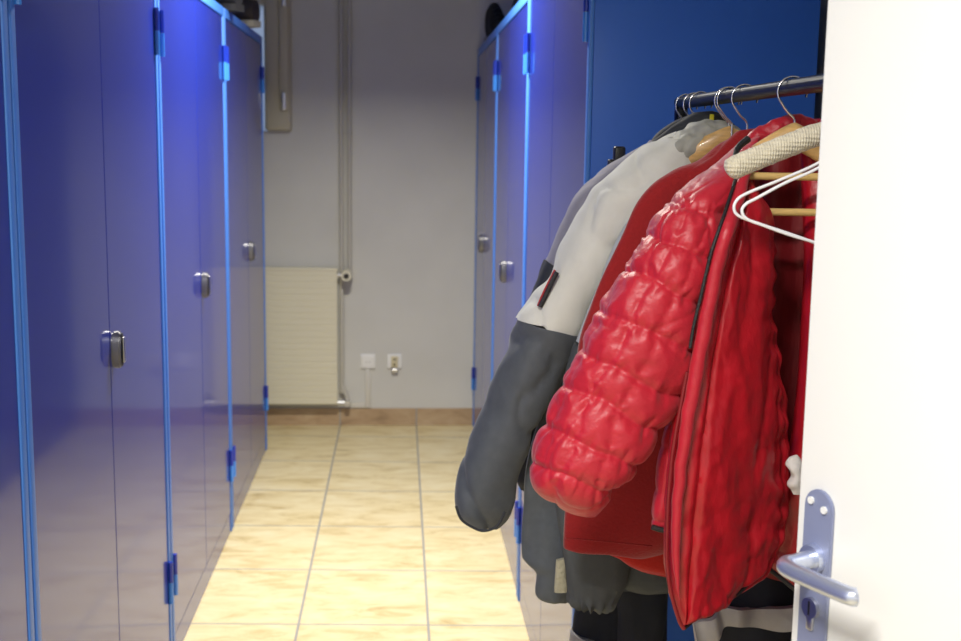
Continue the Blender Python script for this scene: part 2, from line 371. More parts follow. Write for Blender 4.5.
# ------------------------------------------------------------ open white door
dd = Vector((.42, -.9075, 0)).normalized(); dn = Vector((dd.y, -dd.x, 0))   # along leaf, face normal (towards room)
if dn.x > 0: dn = -dn
E0 = P(808, 330, 1.25); E0.z = 0
dr = bpy.data.objects.new('door_1', None); C.objects.link(dr); dr['kind'] = 'structure'; dr.location = E0
Mx = Matrix.Identity(4); Mx.col[0][:3] = dd; Mx.col[1][:3] = dn; Mx.col[2][:3] = (0, 0, 1)
def dchild(bm, name, m, z=0): 
    bmesh.ops.transform(bm, matrix=Mx, verts=bm.verts); bmesh.ops.recalc_face_normals(bm, faces=bm.faces)
    o = mk(name, bm, m, dr); return o
LW = .79
bm = bmesh.new(); box(bm, (0, -.04, .008), (LW, 0, 2.03), .003, 3); struct(dchild(bm, 'door_leaf', m_white))
# handle: place by the photo
def on_face(x, y, off=0):
    d = ray(x, y); n = dn; t = ((E0+n*off)-EYE).dot(n)/d.dot(n); p = EYE+d*t-E0; return p.dot(dd), p.z
ptop = on_face(821, 489); s_c = on_face(820, 530)[0]; lev = on_face(824, 560); cylp = on_face(814, 606)
print('door', E0, ptop, lev, cylp, s_c)
zc_ = lev[1]
def plate_outline(w, zt_, zb_, n=10):
    o = [(s_c-w, zb_+w), (s_c+w, zb_+w)]; o = []
    for i in range(n+1): t = PI*i/n; o.append((s_c+w*math.cos(t), zt_-w+w*math.sin(t)))
    for i in range(n+1): t = PI+PI*i/n; o.append((s_c+w*math.cos(t), zb_+w+w*math.sin(t)))
    return o
hd = thing('x', '', ''); bpy.data.objects.remove(hd)
bm = bmesh.new(); prism(bm, plate_outline(.021, ptop[1], ptop[1]-.235), 0, .005, .001); pl_ = dchild(bm, 'handle_plate', m_plate)
for sx in (-.010, .010):
    bm = bmesh.new(); cyl(bm, (s_c+sx, .004, ptop[1]-.014-.006*(sx > 0)), (s_c+sx, .0075, ptop[1]-.014-.006*(sx > 0)), .0042, 14); dchild(bm, 'screw', m_plastic)  # white colour stands in for the bright reflection on chrome screws
bm = bmesh.new(); cyl(bm, (s_c, .003, zc_), (s_c, .014, zc_), .016, 24); cyl(bm, (s_c, .005, zc_), (s_c, .05, zc_), .0105, 20, .009)
tube(bm, [(s_c, .040, zc_), (s_c+.002, .050, zc_), (s_c+.014, .056, zc_), (s_c+.05, .056, zc_), (s_c+.095, .054, zc_), (s_c+.103, .050, zc_)], .0098, 18, 40)
dchild(bm, 'door_handle', m_brassy)
bm = bmesh.new(); cyl(bm, (s_c, .004, cylp[1]), (s_c, .010, cylp[1]), .0115, 24); box(bm, (s_c-.005, .004, cylp[1]-.026), (s_c+.005, .009, cylp[1]), .002); dchild(bm, 'lock_cylinder', m_steel)
bm = bmesh.new(); box(bm, (s_c-.0012, .0098, cylp[1]-.008), (s_c+.0012, .0105, cylp[1]+.008)); dchild(bm, 'keyhole', m_black)
# door frame round the doorway in the right wall
bm = bmesh.new()
for y0, y1 in ((DY0-.03, DY0+.03), (DY1-.03, DY1+.03)): box(bm, (RIGHTW-.012, y0, 0), (RIGHTW+.162, y1, 2.09), .003)
box(bm, (RIGHTW-.012, DY0+.03, 2.03), (RIGHTW+.162, DY1-.03, 2.09), .003)
struct(mk('trim_1', bm, m_white))

# ------------------------------------------------------------ clothes rack
BX, BZ, BR = .53, 1.536, .0115
bq = P(678, 103, 2.25); BX = (P(679, 103, 2.25).x+P(819, 87, 1.50).x)/2; BZ = bq.z
print('bar', BX, BZ, P(819, 87, 1.50))
rk = thing('clothes_rack', 'black tubular clothes rack standing beside the blue cabinet side', 'clothes rack', (BX, 1.8, 0))
Yf, Yn = 2.25, 1.345
bm = bmesh.new(); cyl(bm, (BX, Yf, BZ), (BX, Yn, BZ), BR, 24); child(bm, 'hanging_bar', m_blackm, rk)
for yy in (Yf-.012, Yn):
    bm = bmesh.new(); cyl(bm, (BX, yy, .05), (BX, yy, BZ), .0125, 20); child(bm, 'post', m_blackm, rk)
    bm = bmesh.new(); cyl(bm, (BX-.22, yy, .05), (BX+.22, yy, .05), .0125, 20)
    ft = child(bm, 'foot', m_blackm, rk)
    for sx in (-.2, .2):
        bm = bmesh.new(); cyl(bm, (BX+sx, yy-.01, .022), (BX+sx, yy+.01, .022), .022, 20); box(bm, (BX+sx-.008, yy-.006, .02), (BX+sx+.008, yy+.006, .045)); child(bm, 'caster', m_black, rk)
bm = bmesh.new(); cyl(bm, (BX, Yf, .12), (BX, Yn, .12), .010, 20); child(bm, 'lower_bar', m_blackm, rk)

# ------------------------------------------------------------ garments
def interp(sections, n):
    return crm(sections, n)
def loft(name, secs, mt, parent, n=90, m=64, disp=None, t0=0., t1=1., sup=.85, cap=True, thick=1.0):
    """secs rows: xl,yl,xr,yr,Yl,Yr,t (photo edge points, their depths and half thickness in m)"""
    rows = interp(secs, n)
    if name in ('body', 'lower_body'): thick = .6
    bm = bmesh.new(); rings = []; uv = {}
    i0 = int(round(t0*(n-1))); i1 = int(round(t1*(n-1)))
    for i in range(i0, i1+1):
        xl, yl, xr, yr, Yl, Yr, t = rows[i]
        A = P(xl, yl, Yl); B = P(xr, yr, Yr); c = (A+B)/2; h = (B-A)/2
        nrm = Vector((0, -1, 0)); hn = h.normalized(); nrm = (nrm-hn*nrm.dot(hn)).normalized()
        ring = []
        for k in range(m):
            th = 2*PI*k/m; cc = math.cos(th); ss = math.sin(th)
            p = c - h*math.copysign(abs(cc)**sup, cc) + nrm*(max(t, .002)*thick)*math.copysign(abs(ss)**sup, ss)
            v = bm.verts.new(p); uv[v] = (k/m, i/(n-1)); ring.append(v)
        rings.append(ring)
    for A_, B_ in zip(rings, rings[1:]):
        for k in range(m): bm.faces.new((A_[k], B_[k], B_[(k+1) % m], A_[(k+1) % m]))
    if cap: 
        for R_, fl in ((rings[0], True), (rings[-1], False)):
            c = sum((v.co for v in R_), Vector())/m; cv = bm.verts.new(c); uv[cv] = (0, -1)
            for k in range(m):
                a_, b_ = R_[k], R_[(k+1) % m]
                bm.faces.new((cv, a_, b_) if fl else (cv, b_, a_))
    bmesh.ops.recalc_face_normals(bm, faces=bm.faces); bm.normal_update()
    if disp:
        mv = [(v, v.normal*disp(uv[v][0], uv[v][1], v.co)) for v in bm.verts if uv[v][1] >= 0]
        for v, d in mv: v.co += d
    o = mk(name, bm, mt)
    o.data.set_sharp_from_angle(angle=math.radians(75))
    if parent: o.data.transform(Matrix.Translation(-parent.location)); o.parent = parent
    return o
def nz(p, s, seed=0): return noise.noise(Vector((p.x*s[0]+seed*7.3, p.y*s[1]+seed*3.1, p.z*s[2]+seed)))
def folds(amp, s=(14, 14, 5), seed=0, fine=.35):
    def f(u, v, p):
        d = abs(nz(p, s, seed))*2-.5
        e = nz(p, tuple(3*q for q in s), seed+5)
        return amp*(d*1.4+fine*e)
    return f
def drape(amp, seed, k=1.0):                  # cloth folds running down the sleeve, with a few sharp creases
    def f(u, v, p):
        a = p.x*.75+p.z*.55; l = -p.x*.55+p.z*.8            # a across, l along
        q = Vector((a*13*k, p.y*9*k, l*4.5*k))
        n1 = noise.noise(q+Vector((seed, 0, 0))); n2 = noise.noise(q*2.4+Vector((0, seed, 0)))
        q2 = Vector((a*11*k+1.2*n1, p.y*8*k, l*7*k+seed)); c1 = max(0, 1-abs(noise.noise(q2))*5)**2
        return amp*(1.0*n1+.35*n2-.5*c1)
    return f
def sleeve_folds(amp, across=9, seed=0):     # slanting drape folds on a sleeve
    def f(u, v, p):
        a = v*across+.9*math.sin(2*PI*u)+1.3*nz(p, (7, 7, 7), seed)
        r = (1-abs(math.sin(PI*a)))**2.5
        g = max(0, nz(p, (5, 5, 5), seed+3)+.35)
        return -amp*r*g*1.8+amp*.8*nz(p, (10, 10, 6), seed+1)
    return f
def crease(p, sc, seed, w=3.2):
    q = Vector((p.x*sc, p.y*sc, p.z*sc)); q += .6*Vector((noise.noise(q*.7+Vector((seed, 0, 0))), noise.noise(q*.7+Vector((0, seed, 5))), noise.noise(q*.7+Vector((9, 0, seed)))))
    return max(0, 1-abs(noise.noise(q+Vector((seed*3, 1, 2))))*w)**2
def quilt(amp, rows, cols, slant=.0, seed=0, wr=.35):
    def f(u, v, p):
        w = 1.0*nz(p, (9, 9, 9), seed)
        a = v*rows + slant*math.cos(2*PI*u) + .18*w
        b = u*cols + .5*(int(math.floor(a)) % 2)+.10*nz(p, (14, 14, 14), seed+2)
        fa = abs(math.sin(PI*a)); fb = abs(math.sin(PI*b))
        puff = (fa**.5)*(.5+.5*min(1, fb*2.0)**.6)
        near = math.exp(-((fa/.5)**2))
        g = noise.noise(Vector((u*cols*11+seed, a*1.6, 2.2)))
        return amp*(puff-.75) + amp*wr*(near*g*1.0 - .75*crease(p, 15, seed) - .40*crease(p, 36, seed+4, 2.6))
    return f
def to_px(p):
    d = p-EYE; z = d.dot(fwd); return 480.5+F*d.dot(r2)/z, 320.5-F*d.dot(u2)/z
SEAMS = [crm(q, 24) for q in (
 [(662, 196), (684, 204), (712, 212), (735, 214)], [(640, 232), (668, 240), (700, 256), (722, 262)],
 [(612, 266), (653, 276), (681, 295), (712, 309)], [(590, 306), (630, 321), (660, 335), (700, 356)],
 [(570, 343), (600, 361), (642, 384), (690, 402)], [(552, 382), (589, 394), (623, 414), (665, 438)],
 [(536, 420), (578, 442), (615, 457), (650, 472)], [(520, 456), (562, 477), (600, 494), (630, 500)],
 [(712, 160), (694, 190), (674, 235), (656, 272), (630, 321), (612, 362), (589, 394), (575, 442), (558, 476), (552, 510)],
 [(735, 175), (712, 222), (695, 258), (676, 300), (657, 338), (638, 382), (620, 414), (606, 455), (596, 490)],
 [(690, 176), (664, 205), (640, 240), (615, 280), (596, 318), (580, 352), (562, 400), (552, 430), (540, 465)])]
def quilt_px(amp):
    def f(u, v, p):
        x, y = to_px(p); best = 1e9; al = 0
        x += 5*noise.noise(p*18); y += 5*noise.noise(p*22+Vector((5, 5, 5)))
        for j, sm in enumerate(SEAMS):
            for i in range(len(sm)-1):
                ax, ay = sm[i]; bx_, by_ = sm[i+1]; dx, dy = bx_-ax, by_-ay
                t = max(0, min(1, ((x-ax)*dx+(y-ay)*dy)/(dx*dx+dy*dy))); d = math.hypot(x-ax-t*dx, y-ay-t*dy)+(4.0 if j > 7 else 0)
                if d < best: best = d; al = (i+t)*(5.2 if j > 7 else 3.5)+j*9
        puff = 1-math.exp(-best/7.5)
        g = noise.noise(Vector((al*.20, j*3.3, best*.03)))+.4*noise.noise(Vector((al*.45, 2, 7)))
        near = math.exp(-((best-4)/9)**2)
        top = min(1, max(.25, (y-150)/70))
        return amp*top*(puff-.85)+amp*top*(near*g*.42-.38*crease(p, 12, 3, 5.0)*(.4+.6*near)+.40*noise.noise(p*14))
    return f
def hook(par, Y, zneck, lean=0.0, r=.0016, m=None, bx=None):
    bx = BX if bx is None else bx
    R_ = .0205; cz = BZ+BR-R_+.0018+.001; cx = bx+.001
    pts = []
    for a in (-20, 10, 40, 70, 100, 130, 160, 190, 215): t = math.radians(a); pts.append((cx+R_*math.cos(t), Y, cz+R_*math.sin(t)))
    pts += [(cx-.006, Y, cz-R_-.006), (cx+.004, Y, cz-R_-.016), (cx+.006, Y, cz-R_-.03), (cx+.006, Y, zneck)]
    bm = bmesh.new(); tube(bm, pts, r, 10, 90)
    return child(bm, 'hook', m or m_chrome, par)
def wood_hanger(Y, label, ang=0.0, zneck=1.462, half=.215, rod_drop=.10, rod=True, dx=0, wire=m_chrome, grp='wooden hangers on the rack'):
    t = thing('wooden_hanger', label, 'hanger', (BX, Y, zneck), 0, grp)
    bm = bmesh.new(); seg = 40; R_ = []
    for i in range(seg+1):
        s = -1+2*i/seg; x = s*half; z = zneck+.004-.105*abs(s)**1.2; w = .021-.008*abs(s); th = .0075+.008*abs(s)
        y = Y+.13*s*s
        ring = []
        for k in range(14):
            a = 2*PI*k/14; ring.append(bm.verts.new((BX+.006+x, y+th*math.cos(a), z+w*math.sin(a))))
        R_.append(ring)
    for A, B in zip(R_, R_[1:]):
        for k in range(14): bm.faces.new((A[k], A[(k+1) % 14], B[(k+1) % 14], B[k]))
    bm.faces.new(R_[0]); bm.faces.new(R_[-1][::-1]); bmesh.ops.recalc_face_normals(bm, faces=bm.faces)
    child(bm, 'shoulder_bar', m_wood, t)
    if rod:
        bm = bmesh.new(); zr = zneck-.088; cyl(bm, (BX-half+.02, Y-.018, zr), (BX+half-.01, Y-.018, zr), .0052, 14); child(bm, 'trouser_rod', m_rod, t)
    hook(t, Y, zneck+.015)
    if ang: t.rotation_euler = (0, 0, ang)
    return t

# --- far two-tone jacket (mauve grey and charcoal)
YA = 2.14
def S(rows, Y0, dl=0, dr_=0, t=.05):
    out = []
    for r in rows:
        if len(r) == 4: out.append([*r, Y0+dl, Y0+dr_, t])
        elif len(r) == 5: out.append([*r[:4], Y0+dl, Y0+dr_, r[4]])
        else: out.append(list(r))
    return out
jA = thing('jacket', 'mauve-grey work jacket with charcoal yoke and navy lower sleeve, farthest on the rack', 'jacket', (BX, YA, .9), 0, 'jackets on the rack')
loft('body', S([(700, 113, 716, 113, .012), (684, 118, 730, 120, .03), (660, 133, 740, 140, .045), (640, 150, 750, 150, .05), (626, 172, 745, 190, .05), (612, 240, 745, 240, .05), (600, 330, 745, 330, .05), (590, 430, 745, 430, .05), (590, 500, 745, 500, .04)], YA, t=.05), m_dchar, jA, disp=folds(.004, seed=1))
secA = S([(650, 140, 678, 160, .02), (637, 148, 668, 172, .035), (611, 164, 650, 190, .045), (592, 178, 628, 214, .05), (574, 195, 612, 232, .05), (561, 226, 602, 258, .05), (544, 261, 588, 283, .05), (531, 297, 578, 314, .048), (515, 333, 566, 345, .045), (511, 362, 560, 375, .045), (511, 400, 555, 410, .045), (512, 440, 548, 445, .04), (514, 474, 542, 478, .032), (521, 490, 534, 491, .01)], YA)
loft('sleeve', secA, m_mauve, jA, disp=drape(.005, 2), t0=0, t1=.46)
loft('lower_sleeve', secA, m_dchar, jA, disp=sleeve_folds(.005, 7, 2), t0=.46, t1=1)
hook(jA, YA, 1.44)
# --- a dark coat collar hung just in front
jK = thing('jacket', 'charcoal jacket hanging behind the off-white one, only its collar and shoulder showing', 'jacket', (BX, 2.075, .9), 0, 'jackets on the rack')
loft('body', S([(693, 112, 712, 111, .014), (684, 117, 726, 119, .03), (668, 128, 738, 132, .04), (650, 144, 748, 150, .04), (640, 168, 752, 175, .04), (636, 240, 752, 240, .04), (632, 330, 752, 330, .04), (628, 430, 752, 440, .04), (628, 500, 752, 500, .03)], 2.075), m_dchar, jK, disp=folds(.003, seed=7))
hook(jK, 2.095, 1.44)
bm = bmesh.new(); a = P(711, 120, 2.05); box(bm, (a.x-.003, 2.045, a.z-.014), (a.x+.004, 2.05, a.z+.010), .001); child(bm, 'tag', mat('yellow_tag', (.7, .6, .02), .5), jK)
# --- off-white and charcoal jacket
YC = 2.0
jC = thing('jacket', 'off-white jacket with charcoal lower sleeve and hem and a gathered grey hood', 'jacket', (BX, YC, .9), 0, 'jackets on the rack')
secC = S([(668, 140, 700, 150, .025), (652, 150, 690, 175, .045), (631, 167, 668, 200, .055), (611, 181, 652, 212, .055), (597, 194, 634, 228, .055), (584, 219, 622, 246, .055), (569, 250, 606, 268, .055), (557, 272, 595, 292, .053), (543, 294, 584, 314, .052), (523, 321, 574, 332, .054), (506, 366, 560, 374, .054), (489, 410, 538, 414, .052), (473, 449, 522, 446, .05), (459, 488, 510, 480, .046), (456, 508, 508, 500, .038), (461, 521, 502, 515, .026), (479, 530, 496, 526, .010)], YC, dl=-.05)
spl = 9/16
loft('sleeve', secC, m_cream, jC, n=120, disp=drape(.011, 11), t0=0, t1=spl)
loft('lower_sleeve', secC, m_char, jC, n=120, disp=drape(.015, 14), t0=spl, t1=1)
bm = bmesh.new(); cf = [P(x, y, YC-.05) for x, y in ((459, 510), (470, 523), (481, 529), (494, 527), (503, 512))]
bodyC = S([(664, 146, 708, 140, .03), (648, 165, 760, 165, .05), (630, 195, 765, 195, .055), (606, 238, 765, 238, .055), (586, 290, 765, 290, .055), (566, 345, 765, 345, .055), (546, 400, 765, 400, .055), (530, 455, 765, 455, .055), (524, 510, 765, 510, .05), (520, 552, 765, 556, .045), (523, 562, 690, 568, .04), (537, 572, 600, 580, .03), (537, 594, 572, 600, .02), (550, 603, 566, 604, .008)], YC, dl=.0)
loft('body', bodyC, m_cream, jC, n=120, t0=0, t1=4.9/13, disp=folds(.005, seed=12))
loft('lower_body', bodyC, m_char, jC, n=120, t0=4.9/13, t1=1, disp=folds(.006, seed=13))
loft('lining', S([(556, 560, 567, 558, .005), (555, 575, 566, 574, .005), (554, 592, 568, 592, .005)], YC-.055), m_pile, jC, n=20, m=24)
# hood: gathered roll above the shoulders
loft('hood', S([(666, 168, 674, 180, .02), (663, 150, 682, 172, .035), (672, 136, 694, 160, .04), (688, 127, 706, 150, .04), (706, 121, 718, 142, .035), (722, 121, 728, 136, .03), (738, 129, 738, 137, .015)], YC-.035), m_hood, jC, n=60, disp=lambda u, v, p: drape(.007, 90, 2.2)(u, v, p)+.0012*math.sin(v*44+3.0*math.cos(6.28*u))*math.sin(PI*v))
loft('collar', S([(640, 152, 668, 196, .02), (652, 144, 676, 182, .03), (664, 137, 684, 165, .03), (676, 131, 694, 150, .02)], YC+.005), m_cream, jC, n=40, disp=folds(.003, seed=2))
wood_hanger(1.925, 'wooden hanger inside the grey hood of the off-white jacket', zneck=P(722, 141, 1.925).z, rod=False, half=.19)
# sleeve pocket zip with red edging
def strip(name, pts, Y, r, mt, par, flat=1, n=None):
    bm = bmesh.new(); tube(bm, [P(x, y, Y) for x, y in pts], r, 8, n, flat=flat); return child(bm, name, mt, par)
strip('sleeve_zip', [(557, 272), (552, 282), (546, 295), (540, 307)], YC-.066, .0042, m_zip, jC)
strip('zip_edging', [(555, 270), (550, 280), (543, 294), (538, 306)], YC-.062, .0022, mat('red_piping', (.4, .02, .02), .6), jC)
strip('cuff_edge', [(456, 506), (461, 519), (472, 527), (484, 531), (497, 526), (505, 512)], YC-.085, .0022, m_dchar, jC)
# --- second two-tone jacket (pale blue-grey)
YH = 1.915
jH = thing('jacket', 'pale blue-grey jacket with dark grey gathered cuff, squeezed behind the red fleece', 'jacket', (BX, YH, .9), 0, 'jackets on the rack')
secH = S([(690, 170, 720, 175, .02), (666, 185, 702, 205, .035), (640, 205, 682, 235, .04), (618, 240, 660, 262, .034), (598, 290, 645, 302, .034), (576, 344, 632, 352, .034), (563, 390, 630, 398, .034), (556, 440, 630, 440, .034), (556, 500, 632, 500, .035), (562, 545, 632, 550, .036), (566, 572, 628, 578, .036), (568, 590, 620, 592, .034), (571, 603, 610, 603, .034), (580, 608, 602, 608, .012)], YH, dl=-.015, t=.04)
loft('sleeve', secH, m_lgrey, jH, t0=0, t1=5/13, disp=sleeve_folds(.004, 6, 21))
loft('lower_sleeve', secH, m_fgrey, jH, n=120, t0=5/13, t1=1, disp=lambda u, v, p: .006*nz(p, (16, 16, 5), 22)+(.005*math.sin(u*2*PI*16)*math.exp(-((v-.93)/.06)**2)))
loft('body', S([(664, 200, 770, 200, .03), (640, 300, 770, 300, .035), (625, 450, 770, 450, .035), (612, 560, 770, 560, .035), (606, 580, 770, 584, .03), (610, 590, 770, 594, .01)], YH+.01), m_fgrey, jH, disp=folds(.004, seed=23))
hook(jH, YH-.005, 1.41)
# --- dark red fleece
YD = 1.82
jD = thing('fleece_jacket', 'dark red fleece jacket behind the shiny red padded one', 'fleece', (BX, YD, .9))
loft('body', S([(738, 131, 756, 130, .02), (722, 142, 768, 138, .035), (702, 158, 780, 160, .045), (676, 170, 790, 178, .05), (655, 184, 795, 198, .05), (636, 205, 795, 218, .05), (620, 234, 795, 238, .05), (603, 270, 795, 275, .05), (591, 305, 795, 310, .05), (580, 345, 795, 350, .05), (576, 400, 795, 400, .05), (570, 460, 795, 460, .045), (566, 515, 795, 515, .04), (565, 544, 655, 552, .03), (566, 547, 652, 554, .008)], YD, dl=-.03), m_fleece, jD, n=130, m=80, disp=folds(.006, s=(10, 10, 3), seed=31))
loft('back_hem', S([(600, 440, 700, 440, .02), (602, 500, 720, 510, .02), (606, 545, 740, 565, .02), (612, 556, 745, 590, .018), (640, 570, 745, 596, .006)], YD+.02), m_fleece2, jD, disp=folds(.003, seed=33))
strip('hem_seam', [(566, 538), (600, 541), (652, 546)], YD-.075, .0012, m_fleece, jD)
wood_hanger(YD+.005, 'wooden hanger with its top edge showing in the dark red fleece collar', zneck=1.440, rod=False, half=.17)
# --- red padded jacket
YR = 1.66
jR = thing('padded_jacket', 'shiny bright red quilted padded jacket hanging open with a black zip, nearest on the rack', 'jacket', (BX, YR, .9))
secR = [[738, 146, 758, 136, YR+.01, YR+.01, .025], [716, 163, 752, 158, YR-.01, YR-.02, .05], [690, 182, 741, 186, YR-.04, YR-.05, .07], [659, 208, 729, 225, YR-.07, YR-.09, .068], [634, 247, 716, 266, YR-.09, YR-.10, .072], [608, 288, 705, 312, YR-.10, YR-.11, .072], [584, 335, 695, 357, YR-.11, YR-.11, .072], [563, 381, 680, 400, YR-.12, YR-.11, .068], [544, 421, 658, 436, YR-.12, YR-.12, .068], [530, 460, 634, 470, YR-.12, YR-.12, .07], [532, 484, 610, 498, YR-.12, YR-.12, .052], [552, 505, 596, 515, YR-.12, YR-.12, .02]]
loft('sleeve', secR, m_redp, jR, n=260, m=150, sup=.9, disp=quilt_px(.0088))
# back and hood of the jacket (lining side seen)
loft('back', S([(756, 140, 850, 140, .02), (752, 175, 900, 175, .03), (740, 240, 930, 240, .03), (730, 320, 940, 320, .03), (726, 420, 945, 420, .03), (722, 500, 945, 500, .03), (728, 545, 945, 560, .03), (742, 562, 945, 620, .02), (760, 568, 900, 640, .01)], YR+.075), m_redd, jR, n=110, m=90, disp=folds(.010, s=(16, 16, 3), seed=41))
loft('far_front', [[800, 150, 860, 160, YR, YR, .02], [803, 250, 880, 250, YR-.02, YR-.04, .03], [796, 400, 880, 400, YR-.02, YR-.04, .035], [775, 480, 880, 490, YR-.0, YR-.04, .035], [742, 525, 880, 540, YR+.02, YR-.02, .03], [745, 545, 880, 580, YR+.02, YR-.02, .03], [766, 566, 880, 610, YR+.0, YR-.02, .02], [790, 585, 880, 628, YR, YR-.02, .008]], m_redl, jR, n=90, disp=quilt(.003, 6, 3, seed=8))
strip('hem_binding', [(745, 552), (765, 566), (782, 579), (800, 594)], YR-.035, .0035, m_zip, jR)
# open front panel
F0 = YR-.13
secP = [[746, 148, 757, 145, YR-.03, YR-.0, .012], [738, 178, 749, 182, YR-.07, YR-.05, .016], [725, 214, 762, 218, YR-.12, YR-.05, .03], [710, 266, 766, 268, YR-.14, YR-.06, .034], [700, 312, 764, 312, YR-.15, YR-.06, .036], [690, 358, 772, 358, YR-.15, YR-.05, .038], [682, 402, 778, 402, YR-.15, YR-.04, .040], [675, 446, 781, 446, YR-.15, YR-.04, .040], [670, 490, 783, 488, YR-.15, YR-.04, .040], [668, 530, 778, 528, YR-.15, YR-.04, .038], [668, 560, 765, 560, YR-.15, YR-.05, .034], [672, 590, 738, 590, YR-.15, YR-.08, .028], [678, 612, 708, 608, YR-.15, YR-.12, .018], [683, 626, 690, 622, YR-.15, YR-.14, .006]]
def lining_disp(u, v, p):
    a = abs(nz(p, (26, 26, 11), 51)); b = abs(nz(p, (60, 60, 34), 52)); c = nz(p, (9, 9, 6), 53)
    seam = 0
    for s_ in (.12, .37): seam -= .006*math.exp(-((u-s_)/.010)**2)
    ws = .003*math.sin(p.z*150+4*nz(p, (12, 12, 12), 5))*math.exp(-((u-.37)/.06)**2)
    return (.008*(.30-a)+.003*(.25-b)+.008*c)*(.15+.85*abs(math.sin(2*PI*u)))+seam+ws-(.005*crease(Vector((p.x, p.y, p.z*.35)), 11, 4, 4.5)+.0012*crease(p, 24, 7, 4.5))*abs(math.sin(2*PI*u))
loft('front_panel', secP, m_redl, jR, n=240, m=140, sup=.8, disp=lining_disp)
# small outer flap at the hem behind the open panel
loft('front_corner', S([(668, 420, 684, 418, .014), (660, 450, 680, 450, .018), (655, 490, 674, 490, .018), (652, 518, 672, 520, .016), (653, 528, 671, 530, .006)], YR-.10), m_redp, jR, n=50, m=40, disp=quilt(.004, 4, 4, seed=9))
strip('hem_band', [(652, 527), (662, 530), (672, 531)], YR-.115, .004, m_zip, jR)
zl = [(748, 139), (738, 148), (735, 160), (736, 176), (729, 200), (721, 224), (712, 250), (706, 274), (700, 300), (694, 325), (690, 348)]
zp = [Vector(P(x, y, 1.66-.06-.115*min(1, max(0, (y-140)/90)))) for x, y in zl]
bm = bmesh.new(); tube(bm, zp, lambda t: .0052-.0028*min(1, t*3.0), 10, 90); child(bm, 'zip', m_zip, jR)
zl2 = [(687, 372), (680, 410), (673, 450), (669, 490), (667, 530), (667, 562), (671, 592), (679, 620), (684, 629)]
bm = bmesh.new(); tube(bm, [P(x, y, YR-.165) for x, y in zl2], .0028, 8, 70); child(bm, 'zip', m_redd, jR)
hb = [(684, 628), (700, 615), (722, 604), (742, 590), (757, 572), (765, 562)]
bm = bmesh.new(); tube(bm, [P(x, y, YR-.145+.08*i/5) for i, (x, y) in enumerate(hb)], .0032, 8, 50); child(bm, 'hem_binding', m_zip, jR)
# placket ridge beside the zip
pk = [(752, 150), (745, 176), (736, 205), (727, 232), (718, 262), (712, 290), (706, 320), (700, 350), (694, 385), (688, 420), (682, 460), (678, 500), (676, 540), (677, 570), (680, 600)]
bm = bmesh.new(); tube(bm, [P(x, y, YR-.05-.12*min(1, max(0, (y-140)/90))) for x, y in pk], lambda t: .009*math.sin(PI*min(1, .12+t*.9))**.5+.001, 14, 140)
for v in bm.verts: v.co += Vector((1, 0, 0))*.0018*nz(v.co, (40, 40, 40), 3)
child(bm, 'placket', m_redp, jR)
# collar / hood roll
hd_ = [(744, 150), (754, 138), (768, 131), (782, 125), (796, 122), (812, 128), (830, 142)]
bm = bmesh.new(); tube(bm, [P(x, y+4, YR+.03) for x, y in hd_], lambda t: .0105+.006*math.sin(PI*t), 28, 90)
for v in bm.verts:
    v.co += Vector((0, -.4, 1))*(.005*abs(nz(v.co, (45, 45, 45), 6))+.003*nz(v.co, (90, 90, 90), 2))
child(bm, 'hood', m_redp, jR)
bm = bmesh.new(); tube(bm, [P(x, y, YR+.045) for x, y in [(772, 135), (790, 128), (815, 130), (840, 145)]], .018, 20, 50)
for v in bm.verts: v.co += Vector((0, -.4, 1))*(.006*nz(v.co, (50, 50, 50), 6))
child(bm, 'hood_lining', m_redl, jR)
zn = P(790, 133, 1.60).z
t = thing('wooden_hanger', 'wooden hanger holding the red padded jacket, with two pale rods visible inside', 'hanger', (BX, 1.60, zn), 0, 'wooden hangers on the rack')
bm = bmesh.new(); seg = 30; R_ = []
for i in range(seg+1):
    s_ = -1+2*i/seg; ring = []
    for k in range(14):
        a = 2*PI*k/14; ring.append(bm.verts.new((BX+.006+s_*.125, 1.60+.05*s_*s_+.010*math.cos(a), zn-.004-.085*abs(s_)**1.25+(.019-.006*abs(s_))*math.sin(a))))
    R_.append(ring)
for A, B in zip(R_, R_[1:]):
    for k in range(14): bm.faces.new((A[k], A[(k+1) % 14], B[(k+1) % 14], B[k]))
bm.faces.new(R_[0]); bm.faces.new(R_[-1][::-1]); bmesh.ops.recalc_face_normals(bm, faces=bm.faces)
child(bm, 'shoulder_bar', m_wood, t)
for x_, y_, yy in ((745, 176, 1.585), (766, 212, 1.60)):
    q = P(x_, y_, yy); bm = bmesh.new(); cyl(bm, q, (BX+.12, yy, q.z), .0052, 14); child(bm, 'trouser_rod', m_rod, t)
hook(t, 1.60, zn+.010)
# cream knitted padded hanger
YK = 1.42
kh = thing('padded_hanger', 'thick padded hanger covered in cream ribbed knit, in front of the red jacket', 'hanger', (BX, YK, 1.45))
pts = [P(727, 173, YK), P(738, 166, YK), P(762, 156, YK), P(792, 144, YK), P(815, 135.5, YK)]
cxk = BX; mir = [Vector((2*(cxk+.006)-p.x, p.y, p.z)) for p in pts][::-1]
zt_ = max(p.z for p in pts)
allp = pts+[Vector((cxk+.006, YK, zt_+.006))]+mir
bm = bmesh.new(); tube(bm, allp, lambda t: .0142*min(1, (math.sin(PI*max(.0, min(1, t)))*5+.0)**.5+.05)*(1+.015*math.sin(t*150)), 36, 160); child(bm, 'knit_cover', m_knit, kh)
hook(kh, YK, zt_+.012)
